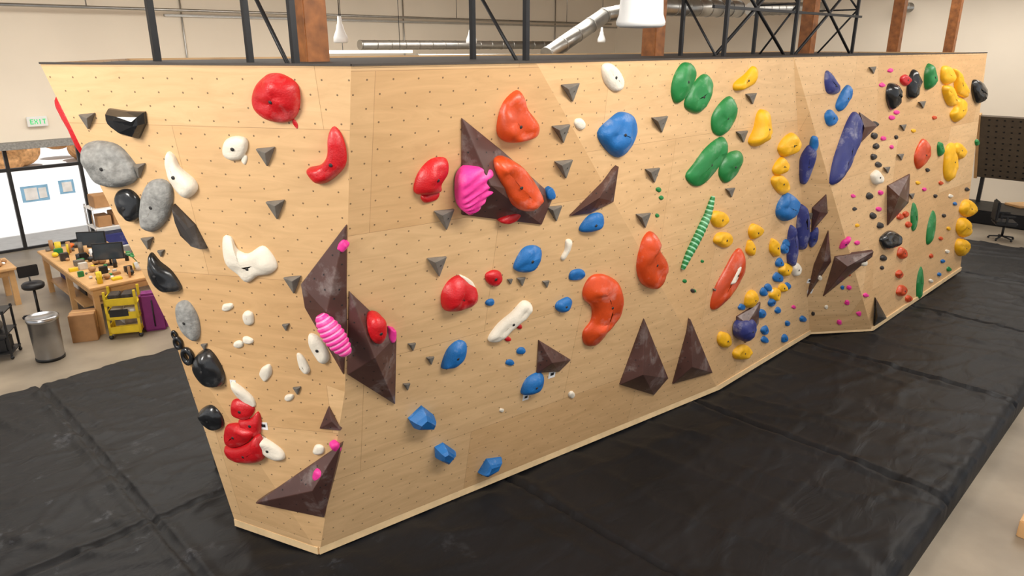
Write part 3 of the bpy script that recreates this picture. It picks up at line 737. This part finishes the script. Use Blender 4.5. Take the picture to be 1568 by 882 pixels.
for k in range(22):
    u=random.uniform(1.2,2.6); v=random.uniform(16.7,17.5); s=random.uniform(.04,.1)
    G.sph((u,v,.43+s*.5),s*.7,random.choice([ORGP,CARD,CARD,TAG]),(1,1,.75))
G.obj('table_clutter')
G=Geo()
for z in (.1,.6,1.05): G.box((4.6,18.2,z-.02),(5.5,18.8,z),WHITEP)
for u in (4.62,5.48):
    for v in (18.22,18.78): G.cyl((u,v,Zf),(u,v,1.1),.02,SSTEEL,seg=8)
G.box((4.7,18.25,1.05),(5.1,18.7,1.33),CARD,bev=.01); G.box((5.12,18.25,1.05),(5.45,18.7,1.25),ORGP,bev=.01)
G.box((4.7,18.25,.6),(5.0,18.7,.85),CARD,bev=.01); G.box((5.05,18.25,.6),(5.45,18.7,.9),CARD,bev=.01); G.box((4.7,18.25,.1),(5.4,18.7,.4),PUR,bev=.01)
G.obj('storage_shelf')
G=Geo()
for z in (-.1,.35,.8): G.box((5.9,17.6,z-.02),(7.4,18.1,z),WHITEP)
for u in (5.92,7.38):
    for v in (17.62,18.08): G.box((u-.02,v-.02,Zf),(u+.02,v+.02,1.0),WHITEP)
for k in range(5): G.box((6.0+k*.27,17.65,.8),(6.2+k*.27,18.0,.95+.05*(k%3)),[CARD,BKP,TAG,RED,CARD][k],bev=.006); G.box((6.0+k*.27,17.65,.35),(6.22+k*.27,18.0,.55+.04*(k%2)),[WHITEP,CARD,BKP,CARD,ORGP][k],bev=.006)
G.obj('storage_shelf')
p=onz(62,488,Zf)
G=Geo(); G.lathe([(0,.62),(.17,.62),(.19,.65),(.19,.7),(.16,.73),(0,.735)],(0,0,0),BKP); G.cyl((0,0,.08),(0,0,.62),.025,BKP)
for k in range(5):
    a=k*2*math.pi/5; G.cyl((0,0,.1),(.28*math.cos(a),.28*math.sin(a),.06),.018,BKP,seg=8); G.sph((.28*math.cos(a),.28*math.sin(a),.032),.032,BKP)
G.box((-.17,.17,.8),(.17,.2,1.02),BKP,bev=.012); G.cyl((0,.12,.64),(0,.2,.85),.015,BKP,seg=8)
G.obj('swivel_stool',loc=p)
p=onz(78,548,Zf)
G=Geo(); G.lathe([(0,0),(.2,0),(.205,.03),(.21,.05),(.225,.68),(.235,.68),(.24,.7),(.235,.75),(.2,.76),(.19,.74),(0,.74)],(0,0,0),SSTEEL,40); G.lathe([(.206,.0),(.215,.0),(.218,.045),(.21,.05)],(0,0,0),BKP,40); G.obj('trash_can',loc=p)
p=onz(197,512,Zf)
G=Geo()
for x in (-.24,.24):
    for y in (-.17,.17): G.box((x-.02,y-.02,.08),(x+.02,y+.02,.88),YELP); G.sph((x,y,.04),.04,BKP)
for z in (.1,.36,.62): G.box((-.26,-.19,z),(.26,.19,z+.02),YELP); G.box((-.26,-.19,z),(.26,-.175,z+.13),YELP,bev=.004); G.box((-.26,-.19,z),(-.245,.19,z+.13),YELP)
for x in (-.12,.1): G.box((x-.08,-.14,.64),(x+.09,.14,.8),KBR,bev=.01); G.box((x-.09,-.14,.38),(x+.09,.14,.52),TAG,bev=.01)
G.box((-.2,-.2,.42),(.1,-.191,.55),BKP)
G.obj('storage_cart',loc=p,rot=.3)
p=onz(240,503,Zf); G=Geo(); G.box((-.2,-.14,0),(.2,.14,.72),PURP,bev=.04); G.cyl((-.08,0,.71),(.08,0,.71),.02,PURP); G.cyl((0,-.15,.1),(0,-.15,.6),.012,BKP,seg=8); G.obj('crash_pad_bag',loc=p,rot=.4)
p=onz(134,518,Zf); G=Geo(); G.box((-.2,-.17,0),(.2,.17,.5),CARD,bev=.006); G.box((-.205,-.03,.2),(.205,.03,.505),WOODT); G.obj('cardboard_box',loc=p,rot=.35)
p=onz(5,545,Zf); G=Geo()
for x in (-.2,.2):
    for y in (-.2,.2): G.box((x-.015,y-.015,.06),(x+.015,y+.015,.85),BKP); G.sph((x,y,.03),.03,BKP)
for z in (.1,.45,.8): G.box((-.22,-.22,z),(.22,.22,z+.02),BKP)
G.box((-.15,-.15,.12),(.15,.15,.35),BKP,bev=.02); G.sph((0,0,.56),.1,GRY); G.obj('utility_cart',loc=p,rot=.3)
# ------------------------------------------------------------------ right far side
G=Geo(); 
Mx=Matrix.Translation((25.4,0,.85))@Matrix.Rotation(math.radians(28),4,'Y').inverted()
G.box((-.04,-1,0),(.04,5.4,2.1),BOARD,Mx)
G.box((-.06,5.4,-.05),(.06,5.48,2.15),WOODT,Mx)
for i in range(11):
    for j in range(33):
        y=-.9+j*.19; z=.1+i*.19
        G.box((-.05,y-.025,z-.02),(-.04,y+.025,z+.02),BKP,Mx)
for v in (-.8,2.5,5.3): G.box((25.6,v-.05,Zf),(25.7,v+.05,2.0),STEEL)
G.obj('training_board')
G=Geo(); G.box((24.2,-1,Zf),(25.9,6.3,.05),VINYL,bev=.04); G.obj('crash_pad')
p=UV(22.6,3.95,Zf)
G=Geo(); G.box((-.27,-.25,.42),(.27,.27,.52),BKP,bev=.03); G.box((-.25,.22,.52),(.25,.3,1.05),BKP,bev=.03); G.cyl((0,0,.1),(0,0,.42),.03,BKP)
for x in (-.28,.28): G.box((x-.025,-.15,.66),(x+.025,.2,.7),BKP,bev=.008); G.box((x-.02,0,.48),(x+.02,.05,.66),BKP)
for k in range(5):
    a=k*2*math.pi/5; G.cyl((0,0,.1),(.3*math.cos(a),.3*math.sin(a),.06),.02,BKP,seg=8); G.sph((.3*math.cos(a),.3*math.sin(a),.03),.03,BKP)
G.obj('office_chair',loc=p,rot=1.2)
G=Geo(); G.box((-.3,-.9,.4),(.3,.9,.46),WOODT,bev=.01)
for v in (-.8,.8):
    for x in (-.25,.25): G.box((x-.03,v-.03,0),(x+.03,v+.03,.4),STEEL)
G.obj('wooden_bench',loc=onz(1572,336,Zf)+Vector((.35,.1,0)),rot=1.7)
p=onz(1580,840,Zf)
G=Geo(); G.box((-.1,-.9,.0),(.35,.35,.2),WOODT,bev=.01); G.obj('wooden_step',loc=p+Vector((.28,.02,0)))
# ------------------------------------------------------------------ light
w=bpy.data.worlds.new('world'); scene.world=w; w.use_nodes=True
bg=w.node_tree.nodes['Background']; bg.inputs['Color'].default_value=(.95,.97,1,1); bg.inputs['Strength'].default_value=.78
l=bpy.data.lights.new('sun','SUN'); l.energy=5; l.angle=.02; o=bpy.data.objects.new('sun',l); scene.collection.objects.link(o)
o.rotation_euler=(UV(0,.25,-1)).to_track_quat('-Z','Y').to_euler()
def area(name,u,v,z,su,sv,power,col=(1,.955,.885),tilt=None):  # adds unseen area lamps below the ceiling, standing in for window daylight
    l=bpy.data.lights.new(name,'AREA'); l.shape='RECTANGLE'; l.size=su; l.size_y=sv; l.energy=power; l.color=col
    o=bpy.data.objects.new(name,l); scene.collection.objects.link(o); o.location=UV(u,v,z); o.rotation_euler=(0,0,math.pi/4)
    if tilt: o.rotation_euler=(tilt-o.location).to_track_quat('-Z','Y').to_euler()
area('added_area_light_aisle',5,0,6.7,5,1.0,370,tilt=UV(7,5,2))
area('added_area_light_front',-3,4.5,6.7,2,3,700,tilt=Vector((-2.5,6,2)))
area('added_area_light_far',15,.5,6.7,6,1.2,330,tilt=UV(15,4,1))
area('added_area_light_back',10,14,6.7,16,4,950)
area('added_area_light_desk',3,15,6.7,5,4,300)
area('added_area_light_end',24,6,6.7,4,8,400)
